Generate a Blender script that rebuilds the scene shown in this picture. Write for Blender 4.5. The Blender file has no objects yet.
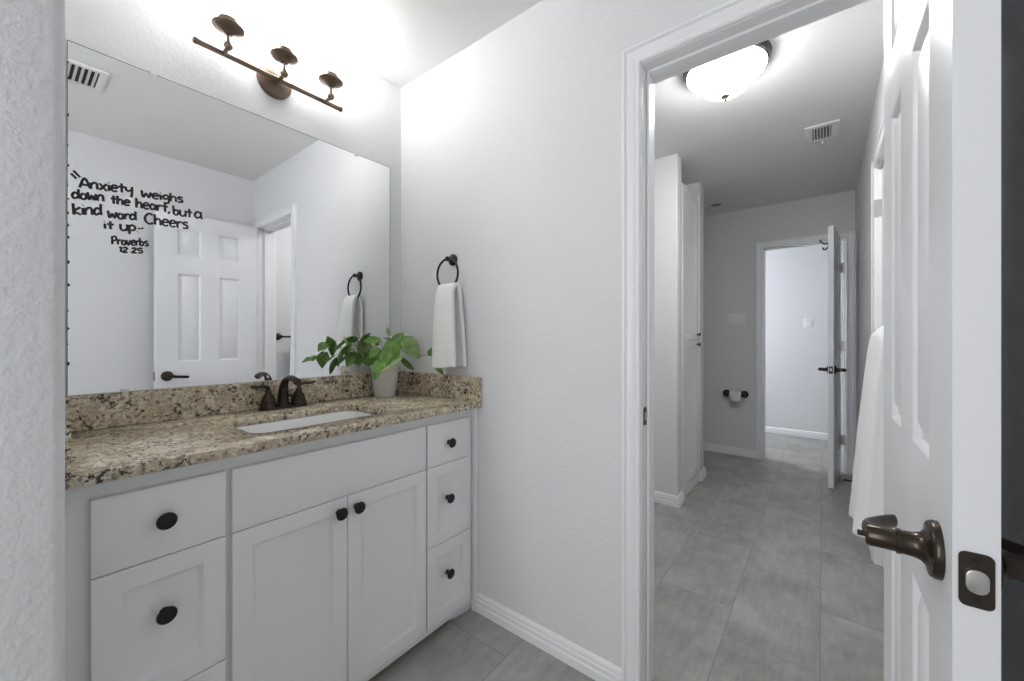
import bpy, bmesh, math, random
from mathutils import Vector, Matrix
random.seed(7)
S = bpy.context.scene
COL = S.collection
PI = math.pi

# ------------------------------------------------------------------ camera, world, lights, exposure
CAM_H = 1.161
cd = bpy.data.cameras.new('camera')
cam = bpy.data.objects.new('camera', cd); COL.objects.link(cam)
cam.location = (0, 0, CAM_H)
cam.rotation_euler = (PI / 2, 0, math.radians(37.946 - 90))
cd.sensor_width = 36.0
cd.lens = 398.08 / 1024 * 36
cd.shift_y = -1.78 / 1024
cd.clip_start = 0.02
S.camera = cam
S.view_settings.view_transform = 'Standard'
S.view_settings.look = 'None'
S.view_settings.gamma = 1
S.view_settings.use_curve_mapping = False
S.view_settings.exposure = 0.0
W = bpy.data.worlds.new('world'); S.world = W; W.use_nodes = True
W.node_tree.nodes['Background'].inputs[0].default_value = (0.96, 0.98, 1.0, 1)
W.node_tree.nodes['Background'].inputs[1].default_value = 0.49
SHADE_GLOW = 11.5        # frosted glass shades of the vanity light
BULB_POWER = 2.7         # bulb inside each vanity shade
DOME_GLOW = 84.0          # glass dome in the passage


def area_light(name, loc, rot, size, sizey, power, col=(1, 1, 1)):
    d = bpy.data.lights.new(name, 'AREA'); d.shape = 'RECTANGLE'; d.size = size; d.size_y = sizey
    d.energy = power; d.color = col
    o = bpy.data.objects.new(name, d); o.location = loc; o.rotation_euler = rot; COL.objects.link(o)
    return o


# window daylight in the room beyond the far door
area_light('bedroom_daylight', (5.3, 1.75, 1.5), (math.radians(90), 0, 0), 0.9, 1.3, 46, (0.93, 0.96, 1.0))

# unseen fill light added on the left to brighten the doorway wall
area_light('added_left_fill', (-1.25, 0.70, 1.45), (0, math.radians(-90), 0), 1.5, 0.55, 17, (0.97, 0.985, 1.0))


# ------------------------------------------------------------------ materials
def mat(name, col, rough=0.5, metal=0.0, spec=0.5, emit=0.0, emit_col=(1, 1, 1), coat=0.0, sss=0.0):
    m = bpy.data.materials.new(name); m.use_nodes = True
    b = m.node_tree.nodes['Principled BSDF']
    b.inputs['Base Color'].default_value = (*col, 1)
    b.inputs['Roughness'].default_value = rough
    b.inputs['Metallic'].default_value = metal
    b.inputs['Specular IOR Level'].default_value = spec
    b.inputs['Coat Weight'].default_value = coat
    if emit:
        b.inputs['Emission Color'].default_value = (*emit_col, 1)
        b.inputs['Emission Strength'].default_value = emit
    return m


class NT:
    def __init__(s, m):
        s.t = m.node_tree; s.b = s.t.nodes['Principled BSDF']
        s.co = s.t.nodes.new('ShaderNodeNewGeometry').outputs['Position']

    def n(s, typ, **kw):
        nd = s.t.nodes.new(typ)
        for k, v in kw.items():
            if k.startswith('i_'):
                key = k[2:].replace('_', ' ')
                nd.inputs[int(key) if key.isdigit() else key].default_value = v
            else:
                setattr(nd, k, v)
        return nd

    def l(s, a, b): s.t.links.new(a, b)

    def noise(s, scale, detail=3, rough=0.5, vec=None):
        nd = s.n('ShaderNodeTexNoise'); nd.inputs['Scale'].default_value = scale
        nd.inputs['Detail'].default_value = detail; nd.inputs['Roughness'].default_value = rough
        s.l(vec or s.co, nd.inputs['Vector']); return nd

    def ramp(s, src, stops):
        nd = s.n('ShaderNodeValToRGB'); cr = nd.color_ramp
        while len(cr.elements) < len(stops): cr.elements.new(0.5)
        for e, (p, c) in zip(cr.elements, stops):
            e.position = p; e.color = (*c, 1) if len(c) == 3 else c
        s.l(src, nd.inputs[0]); return nd

    def mix(s, fac, a, b):
        nd = s.n('ShaderNodeMix', data_type='RGBA')
        if isinstance(fac, (int, float)): nd.inputs[0].default_value = fac
        else: s.l(fac, nd.inputs[0])
        for q, i in ((a, 6), (b, 7)):
            if isinstance(q, tuple): nd.inputs[i].default_value = (*q, 1)
            else: s.l(q, nd.inputs[i])
        return nd.outputs[2]

    def math(s, op, a, b=None):
        nd = s.n('ShaderNodeMath', operation=op)
        for q, i in ((a, 0), (b, 1)):
            if q is None: continue
            if isinstance(q, (int, float)): nd.inputs[i].default_value = q
            else: s.l(q, nd.inputs[i])
        return nd.outputs[0]

    def bump(s, h, strength, dist=0.002):
        nd = s.n('ShaderNodeBump'); nd.inputs['Strength'].default_value = strength
        nd.inputs['Distance'].default_value = dist
        s.l(h, nd.inputs['Height']); s.l(nd.outputs[0], s.b.inputs['Normal'])


def wall_mat(name, col, scale=95, strength=0.30, dist=0.002):
    m = mat(name, col, 0.75, spec=0.25); t = NT(m)
    a = t.noise(scale, 2.5, 0.55)
    r = t.ramp(a.outputs[0], [(0.38, (0, 0, 0)), (0.66, (1, 1, 1))])
    t.bump(r.outputs[0], strength, dist)
    return m


M_WALL = wall_mat('painted_wall', (0.735, 0.742, 0.755))
M_CEIL = wall_mat('ceiling_paint', (0.82, 0.82, 0.82), 70, 0.12)
M_TRIM = mat('trim_paint', (0.85, 0.855, 0.87), 0.32, spec=0.45)
M_DOOR = mat('door_paint', (0.80, 0.81, 0.83), 0.33, spec=0.45)
M_CAB = mat('cabinet_paint', (0.86, 0.865, 0.875), 0.35, spec=0.45)
M_BRONZE = mat('dark_bronze', (0.055, 0.042, 0.032), 0.25, metal=0.75)
M_BRUSHED = mat('brushed_bronze', (0.20, 0.15, 0.115), 0.3, metal=0.9)
M_BLACK = mat('black_bronze', (0.022, 0.021, 0.020), 0.38, metal=0.5)
M_STEEL = mat('satin_nickel', (0.55, 0.54, 0.52), 0.3, metal=0.95)
M_CERAM = mat('white_ceramic', (0.85, 0.85, 0.85), 0.12, spec=0.6, coat=0.3)
M_PLAST = mat('white_plastic', (0.80, 0.80, 0.80), 0.4)
M_DARK = mat('duct_dark', (0.03, 0.03, 0.03), 0.9)
M_INK = mat('black_marker', (0.012, 0.012, 0.012), 0.55)
M_MIRROR = mat('mirror_silver', (0.90, 0.915, 0.925), 0.0, metal=1.0)
M_CLIP = mat('clear_plastic_clip', (0.75, 0.75, 0.74), 0.25)
M_KICK = mat('brown_wood', (0.12, 0.075, 0.05), 0.5)
M_PAPER = mat('paper', (0.85, 0.85, 0.84), 0.9)
M_POT = mat('white_pot', (0.80, 0.79, 0.76), 0.35)
M_SOIL = mat('soil', (0.10, 0.06, 0.035), 0.95)
M_SHADE = mat('lit_shade_glass', (0.95, 0.95, 0.93), 0.5, emit=SHADE_GLOW, emit_col=(1, 0.985, 0.96))
M_BULB = mat('lit_bulb', (0.95, 0.95, 0.93), 0.5, emit=SHADE_GLOW, emit_col=(1, 0.985, 0.96))
M_DOME = mat('lit_dome_glass', (0.95, 0.95, 0.94), 0.35, emit=DOME_GLOW, emit_col=(1, 0.99, 0.975))
t = NT(M_DOME); sx_ = t.n('ShaderNodeSeparateXYZ'); gn_ = t.n('ShaderNodeNewGeometry'); t.l(gn_.outputs['Normal'], sx_.inputs[0])
t.l(t.math('ADD', 1.05, t.math('MULTIPLY', t.math('POWER', t.math('MAXIMUM', t.math('MULTIPLY', sx_.outputs[2], -1.0), 0.0), 2.0), DOME_GLOW)), t.b.inputs['Emission Strength'])
M_STEM = mat('green_stem', (0.22, 0.30, 0.10), 0.55)

# wood grain on the toe kick
t = NT(M_KICK); g = t.noise(14, 4, 0.6, None)
mp = t.n('ShaderNodeMapping'); mp.inputs['Scale'].default_value = (0.4, 1, 6); t.l(t.co, mp.inputs[0]); t.l(mp.outputs[0], g.inputs['Vector'])
t.l(t.ramp(g.outputs[0], [(0.3, (0.15, 0.11, 0.08)), (0.7, (0.28, 0.205, 0.15))]).outputs[0], t.b.inputs['Base Color'])


def leaf_mat(name, a, b, pale):
    m = mat(name, a, 0.38, spec=0.4); t = NT(m)
    n = t.noise(26, 3, 0.6); n2 = t.noise(60, 3, 0.7)
    c = t.mix(t.ramp(n.outputs[0], [(0.35, (0, 0, 0)), (0.65, (1, 1, 1))]).outputs[0], a, b)
    c = t.mix(t.ramp(n2.outputs[0], [(0.58, (0, 0, 0)), (0.72, (0.7, 0.7, 0.7))]).outputs[0], c, pale)
    t.l(c, t.b.inputs['Base Color'])
    t.b.inputs['Transmission Weight'].default_value = 0.0
    return m


M_LEAF = leaf_mat('green_leaf', (0.085, 0.20, 0.035), (0.16, 0.33, 0.065), (0.30, 0.45, 0.16))
M_LEAFP = leaf_mat('pale_leaf', (0.24, 0.38, 0.13), (0.36, 0.48, 0.22), (0.62, 0.66, 0.46))


def granite():
    m = mat('granite', (0.5, 0.42, 0.3), 0.14, spec=0.5); t = NT(m)
    w = t.noise(20, 4, 0.6)
    base = t.ramp(w.outputs[0], [(0.30, (0.38, 0.305, 0.205)), (0.45, (0.60, 0.51, 0.365)), (0.60, (0.73, 0.65, 0.495)), (0.75, (0.80, 0.75, 0.64))])
    n2 = t.noise(90, 4, 0.65)
    tan = t.mix(t.ramp(n2.outputs[0], [(0.46, (0, 0, 0)), (0.58, (0.85, 0.85, 0.85))]).outputs[0], base.outputs[0], (0.42, 0.34, 0.235))
    n5 = t.noise(60, 3, 0.6)
    tan = t.mix(t.ramp(n5.outputs[0], [(0.56, (0, 0, 0)), (0.62, (0.8, 0.8, 0.8))]).outputs[0], tan, (0.80, 0.75, 0.62))
    big = t.noise(13, 2, 0.5)
    k = t.math('MULTIPLY', t.math('SUBTRACT', big.outputs[0], 0.5), 0.22)
    n4 = t.noise(78, 4, 0.7)
    gy = t.ramp(t.math('ADD', n4.outputs[0], k), [(0.562, (0, 0, 0)), (0.60, (0.85, 0.85, 0.85))])
    c = t.mix(gy.outputs[0], tan, (0.20, 0.165, 0.13))
    n3 = t.noise(88, 4, 0.7)
    dk = t.ramp(t.math('ADD', n3.outputs[0], k), [(0.562, (0, 0, 0)), (0.592, (0.97, 0.97, 0.97))])
    c = t.mix(dk.outputs[0], c, (0.028, 0.025, 0.023))
    t.l(c, t.b.inputs['Base Color'])
    return m


M_GRANITE = granite()


def tile_floor():
    m = mat('floor_tile', (0.3, 0.3, 0.28), 0.42, spec=0.4); t = NT(m)
    sx = t.n('ShaderNodeSeparateXYZ'); t.l(t.co, sx.inputs[0])
    r = t.math('DIVIDE', t.math('SUBTRACT', sx.outputs[1], 0.007), 0.301)
    row = t.math('FLOOR', r); fy = t.math('SUBTRACT', r, row)
    xx = t.math('DIVIDE', t.math('SUBTRACT', t.math('SUBTRACT', sx.outputs[0], 1.741), t.math('MULTIPLY', row, 0.2033)), 0.61)
    colm = t.math('FLOOR', xx); fx = t.math('SUBTRACT', xx, colm)
    ey = t.math('MULTIPLY', t.math('SUBTRACT', 0.5, t.math('ABSOLUTE', t.math('SUBTRACT', fy, 0.5))), 0.301)
    ex = t.math('MULTIPLY', t.math('SUBTRACT', 0.5, t.math('ABSOLUTE', t.math('SUBTRACT', fx, 0.5))), 0.61)
    e = t.math('MINIMUM', ex, ey)
    gr = t.math('LESS_THAN', e, 0.0016)
    cv = t.n('ShaderNodeCombineXYZ'); t.l(colm, cv.inputs[0]); t.l(row, cv.inputs[1])
    wn = t.n('ShaderNodeTexWhiteNoise', noise_dimensions='3D'); t.l(cv.outputs[0], wn.inputs['Vector'])
    off = t.n('ShaderNodeVectorMath', operation='MULTIPLY_ADD')
    t.l(wn.outputs['Color'], off.inputs[0]); off.inputs[1].default_value = (7, 7, 7); t.l(t.co, off.inputs[2])
    a = t.noise(3.2, 6, 0.62, off.outputs[0])
    b = t.noise(11, 5, 0.7, off.outputs[0])
    mp = t.n('ShaderNodeMapping'); mp.inputs['Scale'].default_value = (8, 42, 1); t.l(off.outputs[0], mp.inputs[0])
    s_ = t.noise(1, 4, 0.6, mp.outputs[0])
    mixed = t.math('ADD', t.math('MULTIPLY', a.outputs[0], 0.5), t.math('ADD', t.math('MULTIPLY', b.outputs[0], 0.27), t.math('MULTIPLY', s_.outputs[0], 0.23)))
    c = t.ramp(mixed, [(0.38, (0.265, 0.26, 0.243)), (0.5, (0.35, 0.345, 0.325)), (0.62, (0.45, 0.445, 0.425))])
    c2 = t.mix(gr, c.outputs[0], (0.245, 0.24, 0.225))
    t.l(c2, t.b.inputs['Base Color'])
    t.bump(t.math('SUBTRACT', 1.0, gr), 0.25, 0.001)
    return m


M_FLOOR = tile_floor()


def terry(name, col, lines=False):
    m = mat(name, col, 0.95, spec=0.1); t = NT(m)
    n = t.noise(520, 2, 0.6); n2 = t.noise(45, 3, 0.6)
    t.bump(t.math('ADD', t.math('MULTIPLY', n.outputs[0], 0.6), t.math('MULTIPLY', n2.outputs[0], 0.8)), 0.55, 0.003)
    return m


M_TOWEL = terry('white_terry', (0.93, 0.93, 0.925))


# ------------------------------------------------------------------ mesh helpers
def V(*a): return Vector(a)


class MB:
    """collects shapes in world coordinates, then becomes ONE mesh object"""
    def __init__(s): s.bm = bmesh.new(); s.smooth_all = False

    def box(s, lo, hi, bev=0.0, seg=2):
        b = bmesh.new()
        bmesh.ops.create_cube(b, size=1)
        lo, hi = Vector(lo), Vector(hi)
        for v in b.verts:
            v.co = Vector([(lo[i] + hi[i]) / 2 + v.co[i] * (hi[i] - lo[i]) for i in range(3)])
        if bev > 0:
            bmesh.ops.bevel(b, geom=list(b.edges), offset=bev, segments=seg, profile=0.5, affect='EDGES')
        return s.add(b)

    def add(s, b, mtx=None):
        if mtx is not None: b.transform(mtx)
        me = bpy.data.meshes.new('tmp'); b.to_mesh(me); b.free()
        s.bm.from_mesh(me); bpy.data.meshes.remove(me)
        return s

    def lathe(s, prof, origin=(0, 0, 0), axis=(0, 0, 1), seg=32, smooth=True):
        b = bmesh.new(); rings = []
        ax = Vector(axis).normalized()
        q = Vector((0, 0, 1)).rotation_difference(ax)
        for r, h in prof:
            if r < 1e-6:
                rings.append([b.verts.new(Vector((0, 0, h)))])
            else:
                rings.append([b.verts.new(Vector((r * math.cos(2 * PI * k / seg), r * math.sin(2 * PI * k / seg), h))) for k in range(seg)])
        for a, c in zip(rings, rings[1:]):
            for k in range(seg):
                k2 = (k + 1) % seg
                if len(a) == 1 and len(c) == 1: continue
                if len(a) == 1: f = b.faces.new((a[0], c[k], c[k2]))
                elif len(c) == 1: f = b.faces.new((a[k], a[k2], c[0]))
                else: f = b.faces.new((a[k], a[k2], c[k2], c[k]))
                f.smooth = smooth
        bmesh.ops.recalc_face_normals(b, faces=b.faces)
        return s.add(b, Matrix.Translation(Vector(origin)) @ q.to_matrix().to_4x4())

    def tube(s, pts, rad, seg=12, closed=False, flat=None, caps=True):
        """round tube along pts; rad a number or one per point; flat = (normal, k) squeezes the section along normal"""
        pts = [Vector(p) for p in pts]; n = len(pts)
        rads = rad if isinstance(rad, (list, tuple)) else [rad] * n
        b = bmesh.new(); rings = []; prev = None
        for i, p in enumerate(pts):
            if closed: d = pts[(i + 1) % n] - pts[i - 1]
            else: d = pts[min(i + 1, n - 1)] - pts[max(i - 1, 0)]
            d.normalize()
            if prev is None:
                u = d.orthogonal().normalized()
            else:
                u = prev - d * prev.dot(d)
                u = u.normalized() if u.length > 1e-6 else d.orthogonal().normalized()
            prev = u; w = d.cross(u)
            ring = []
            for k in range(seg):
                a = 2 * PI * k / seg
                o = (u * math.cos(a) + w * math.sin(a)) * rads[i]
                if flat:
                    nn = Vector(flat[0]).normalized(); o -= nn * o.dot(nn) * (1 - flat[1])
                ring.append(b.verts.new(p + o))
            rings.append(ring)
        prs = list(zip(rings, rings[1:])) + ([(rings[-1], rings[0])] if closed else [])
        for a, c in prs:
            for k in range(seg):
                f = b.faces.new((a[k], a[(k + 1) % seg], c[(k + 1) % seg], c[k])); f.smooth = True
        if caps and not closed:
            b.faces.new(list(reversed(rings[0]))); b.faces.new(rings[-1])
        bmesh.ops.recalc_face_normals(b, faces=b.faces)
        return s.add(b)

    def prism(s, poly, holes, axis, a, c, bev=0.0):
        """polygon (2-D) with holes, extruded from a to c along axis 'x','y' or 'z'"""
        def P(p, h):
            return {'x': Vector((h, p[0], p[1])), 'y': Vector((p[0], h, p[1])), 'z': Vector((p[0], p[1], h))}[axis]
        b = bmesh.new(); ed = []
        for loop in [poly] + list(holes):
            vs = [b.verts.new(P(p, a)) for p in loop]
            for i in range(len(vs)): ed.append(b.edges.new((vs[i], vs[(i + 1) % len(vs)])))
        bmesh.ops.triangle_fill(b, edges=ed, use_beauty=True, use_dissolve=False)
        bmesh.ops.dissolve_limit(b, angle_limit=0.001, verts=b.verts, edges=b.edges)
        r = bmesh.ops.extrude_face_region(b, geom=list(b.faces))
        dv = P((0, 0), c) - P((0, 0), a)
        bmesh.ops.translate(b, verts=[x for x in r['geom'] if isinstance(x, bmesh.types.BMVert)], vec=dv)
        bmesh.ops.recalc_face_normals(b, faces=b.faces)
        if bev:
            es = [e for e in b.edges if len(e.link_faces) == 2 and e.calc_face_angle(0) > 0.6]
            bmesh.ops.bevel(b, geom=es, offset=bev, segments=2, profile=0.5, affect='EDGES')
        return s.add(b)

    def sweep(s, path, prof, closed=False):
        """path: list of (origin, da, db) frames; prof: list of (a,b) -> origin + a*da + b*db"""
        b = bmesh.new(); rings = []
        for o, da, db in path:
            rings.append([b.verts.new(Vector(o) + Vector(da) * p[0] + Vector(db) * p[1]) for p in prof])
        n = len(prof)
        for r1, r2 in zip(rings, rings[1:]):
            for k in range(n):
                b.faces.new((r1[k], r1[(k + 1) % n], r2[(k + 1) % n], r2[k]))
        b.faces.new(rings[0]); b.faces.new(list(reversed(rings[-1])))
        bmesh.ops.recalc_face_normals(b, faces=b.faces)
        return s.add(b)

    def slab_face(s, O, U, Vv, N, w, h, panels, loops):
        """flat face w x h at O (axes U,Vv, outward N) with moulded panels; loops = [(inset, depth), ...]"""
        b = bmesh.new()
        O, U, Vv, N = Vector(O), Vector(U), Vector(Vv), Vector(N)
        def pt(x, y, d=0): return b.verts.new(O + U * x + Vv * y + N * d)
        xs = sorted({0, w, *[p[0] for p in panels], *[p[2] for p in panels]})
        ys = sorted({0, h, *[p[1] for p in panels], *[p[3] for p in panels]})
        for i in range(len(xs) - 1):
            for j in range(len(ys) - 1):
                cx, cy = (xs[i] + xs[i + 1]) / 2, (ys[j] + ys[j + 1]) / 2
                if any(p[0] < cx < p[2] and p[1] < cy < p[3] for p in panels): continue
                b.faces.new((pt(xs[i], ys[j]), pt(xs[i + 1], ys[j]), pt(xs[i + 1], ys[j + 1]), pt(xs[i], ys[j + 1])))
        for p in panels:
            prev = None
            for ins, dep in [(0, 0)] + loops:
                ring = [pt(p[0] + ins, p[1] + ins, dep), pt(p[2] - ins, p[1] + ins, dep), pt(p[2] - ins, p[3] - ins, dep), pt(p[0] + ins, p[3] - ins, dep)]
                if prev:
                    for k in range(4): b.faces.new((prev[k], prev[(k + 1) % 4], ring[(k + 1) % 4], ring[k]))
                prev = ring
            b.faces.new(prev)
        bmesh.ops.remove_doubles(b, verts=b.verts, dist=1e-5)
        for f in b.faces:
            if f.normal.dot(N) < 0: f.normal_flip()
        return s.add(b)

    def xform(s, mtx): s.bm.transform(mtx); return s

    def build(s, name, m, parent=None, smooth=False, local=False):
        bm = s.bm
        if parent is not None and not local:
            p = parent; off = Vector((0, 0, 0)); mtx = Matrix.Identity(4)
            chain = []
            while p is not None: chain.append(p); p = p.parent
            for q in reversed(chain): mtx = mtx @ q.matrix_basis
            bm.transform(mtx.inverted())
        me = bpy.data.meshes.new(name); bm.to_mesh(me); bm.free()
        me.materials.append(m)
        if smooth:
            for f in me.polygons: f.use_smooth = True
        try: me.set_sharp_from_angle(angle=math.radians(38))
        except Exception: pass
        o = bpy.data.objects.new(name, me); COL.objects.link(o)
        if parent is not None: o.parent = parent
        return o


def thing(name, label, cat, loc, rotz=0.0, kind=None, group=None):
    o = bpy.data.objects.new(name, None); COL.objects.link(o)
    o.empty_display_size = 0.05
    o.location = loc; o.rotation_euler = (0, 0, rotz)
    return tag(o, label, cat, kind, group)


def tag(o, label, cat, kind=None, group=None):
    o['label'] = label; o['category'] = cat
    if kind: o['kind'] = kind
    if group: o['group'] = group
    return o


def arc(c, r, a0, a1, n, u, v):
    c, u, v = Vector(c), Vector(u), Vector(v)
    return [c + u * (r * math.cos(a0 + (a1 - a0) * i / n)) + v * (r * math.sin(a0 + (a1 - a0) * i / n)) for i in range(n + 1)]


def spline(pts, n=8):
    P = [Vector(p) for p in pts]; out = []
    for i in range(len(P) - 1):
        p0, p1, p2, p3 = P[max(i - 1, 0)], P[i], P[i + 1], P[min(i + 2, len(P) - 1)]
        for k in range(n):
            t = k / n
            out.append(0.5 * ((2 * p1) + (p2 - p0) * t + (2 * p0 - 5 * p1 + 4 * p2 - p3) * t * t + (3 * p1 - p0 - 3 * p2 + p3) * t ** 3))
    out.append(P[-1]); return out


def rrect(x0, y0, x1, y1, r, n=6):
    out = []
    for cx, cy, a in ((x1 - r, y1 - r, 0), (x0 + r, y1 - r, PI / 2), (x0 + r, y0 + r, PI), (x1 - r, y0 + r, 1.5 * PI)):
        for k in range(n + 1):
            q = a + PI / 2 * k / n
            out.append((cx + r * math.cos(q), cy + r * math.sin(q)))
    return out


# ------------------------------------------------------------------ the room
H = 2.44
XR, YM, YB = 1.2566, 1.6962, -0.2434       # doorway wall, mirror plane, back wall
XH = XR + 0.12                              # passage side of the doorway wall
XF = 4.51                                   # end wall of the passage
DY0, DY1, DZ = -0.1455, 0.455, 2.037        # clear opening of the near doorway
FY0, FY1, FZ = -0.158, 0.449, 2.030          # clear opening of the far doorway

tag(MB().box((-1.3, -1.3, -0.03), (6.1, 2.3, 0)).build('floor', M_FLOOR), 'grey stone-look tile floor running through both rooms and the passage', 'floor', 'structure')
tag(MB().box((-1.3, -1.3, H), (6.1, 2.3, H + 0.06)).build('ceiling', M_CEIL), 'white textured ceiling above the vanity and the passage', 'ceiling', 'structure')

tag(MB().box((-0.05, YM + 0.004, 0), (XR + 0.06, YM + 0.12, H)).build('wall_vanity', M_WALL), 'pale wall behind the vanity mirror and the light bar', 'wall', 'structure')
g = 0.02
w = MB().prism([(YM + 0.004, 0), (YM + 0.004, H), (YB - 0.0, H), (YB - 0.0, 0), (DY0 - g, 0), (DY0 - g, DZ + g), (DY1 + g, DZ + g), (DY1 + g, 0)], [], 'x', XR, XH)
tag(w.build('wall_doorway', M_WALL), 'pale textured wall with towel ring and doorway into the passage', 'wall', 'structure')
tag(MB().box((-0.06, YB - 0.12, 0), (XH, YB, H)).build('wall_behind_door', M_WALL), 'shaded wall behind the open six-panel door', 'wall', 'structure')
st = MB(); st.prism(rrect(-0.055, 0.931, 0.062, YM + 0.004, 0.015), [], 'z', 0, H)
wl = st.build('wall_left', M_WALL); tag(wl, 'near end of textured wall at the left of the vanity', 'wall', 'structure')
for f in wl.data.polygons: f.use_smooth = abs(f.normal.z) < 0.5
try:
    wl.data.set_sharp_from_angle(angle=math.radians(40))
except Exception: pass

# passage
T0, T1, TZ = 2.14, 2.762, 2.037
YH = -0.2215                                # face of the passage's right wall
w = MB().prism([(XH, 0), (XH, H), (XF, H), (XF, 0), (T1 + g, 0), (T1 + g, TZ + g), (T0 - g, TZ + g), (T0 - g, 0)], [], 'y', YH, YH - 0.12)
tag(w.build('wall_passage_right', M_WALL), 'right-hand wall of the passage behind the hanging bath towel', 'wall', 'structure')
w = MB().prism([(2.05, 0), (2.05, H), (YH - 0.0, H), (YH - 0.0, 0), (FY0 - g, 0), (FY0 - g, FZ + g), (FY1 + g, FZ + g), (FY1 + g, 0)], [], 'x', XF, XF + 0.11)
tag(w.build('wall_passage_end', M_WALL), 'grey end wall of the passage with paper holder and far doorway', 'wall', 'structure')
tag(MB().box((XH, 1.93, 0), (XF, 2.05, H)).build('wall_passage_left', M_WALL), 'left wall of the passage hidden behind the linen cabinet', 'wall', 'structure')
w = MB().prism(rrect(2.87, 0.79, 2.985, 1.93, 0.008, 3), [], 'z', 0, H)
tag(w.build('wall_partition', M_WALL), 'short partition wall in front of the tall linen cabinet', 'wall', 'structure')
w = MB().prism(rrect(3.505, 0.79, 3.655, 1.93, 0.008, 3), [], 'z', 0, H)
tag(w.build('wall_partition_far', M_WALL), 'short partition wall beyond the tall linen cabinet', 'wall', 'structure')
# room beyond the far door
w = MB().box((5.83, -1.2, 0), (5.95, 2.05, H))
tag(w.build('wall_far_room', M_WALL), 'bright wall with one switch seen through the far doorway', 'wall', 'structure')
tag(MB().box((XF + 0.11, -1.3, 0), (5.95, -1.2, H)).build('wall_far_room_right', M_WALL), 'side wall of the room beyond the far doorway, right', 'wall', 'structure')
tag(MB().box((XF + 0.11, 1.93, 0), (5.83, 2.05, H)).build('wall_far_room_left', M_WALL), 'side wall of the room beyond the far doorway, left', 'wall', 'structure')
tag(MB().box((XF, -1.3, 0), (XF + 0.11, YH - 0.0005, H)).build('wall_far_room_front', M_WALL), 'wall of the far room beside its doorway', 'wall', 'structure')

# baseboards
BP = [(0, 0), (0.0165, 0), (0.0165, 0.030), (0.0120, 0.034), (0.0120, 0.036), (0.0140, 0.038), (0.0140, 0.050), (0.0095, 0.054), (0.0095, 0.056), (0.0110, 0.058), (0.0105, 0.066), (0.006, 0.073), (0.003, 0.075), (0, 0.075)]


def baseboard(name, label, pts, normals):
    """pts on the wall line at the floor; normals = outward (mitred) direction at each point"""
    m = MB().sweep([(p, n, (0, 0, 1)) for p, n in zip(pts, normals)], BP)
    return tag(m.build(name, M_TRIM), label, 'baseboard', 'structure')


baseboard('baseboard_doorway', 'white stepped baseboard between the vanity and the near doorway', [(XR, 0.5125, 0), (XR, 1.162, 0)], [(-1, 0, 0)] * 2)
baseboard('baseboard_partition', 'white stepped baseboard round the foot of the partition wall', [(2.87, 1.93, 0), (2.87, 0.79, 0), (2.985, 0.79, 0)], [(-1, 0, 0), (-1, -1, 0), (0, -1, 0)])
baseboard('baseboard_partition_far', 'white baseboard round the foot of the partition beyond the linen cabinet', [(3.507, 0.79, 0), (3.655, 0.79, 0), (3.655, 1.93, 0)], [(0, -1, 0), (1, -1, 0), (1, 0, 0)])
baseboard('baseboard_passage_end', 'white baseboard below the toilet paper holder', [(XF, 0.508, 0), (XF, 1.93, 0)], [(-1, 0, 0)] * 2)
baseboard('baseboard_passage_right', 'white baseboard at the end of the passage wall behind the far door', [(2.83, YH, 0), (XF - 0.02, YH, 0)], [(0, 1, 0)] * 2)
baseboard('baseboard_passage_near', 'white baseboard under the hanging bath towel', [(XH, YH, 0), (2.07, YH, 0)], [(0, 1, 0)] * 2)
baseboard('baseboard_far_room', 'white baseboard of the bright room beyond the far doorway', [(5.83, -1.2, 0), (5.83, 1.93, 0)], [(-1, 0, 0)] * 2)
baseboard('baseboard_behind_door', 'white baseboard on the wall behind the open door', [(0.0, YB, 0), (XR - 0.02, YB, 0)], [(0, 1, 0)] * 2)

# door casings
CP = [(0.0, 0.0), (0.0, 0.008), (0.004, 0.0125), (0.009, 0.0125), (0.012, 0.0085), (0.0145, 0.0085), (0.017, 0.0110), (0.036, 0.0155), (0.039, 0.0155), (0.041, 0.0115), (0.044, 0.0115), (0.046, 0.0150), (0.048, 0.0185), (0.055, 0.0195), (0.058, 0.017), (0.058, 0.0)]


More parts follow.
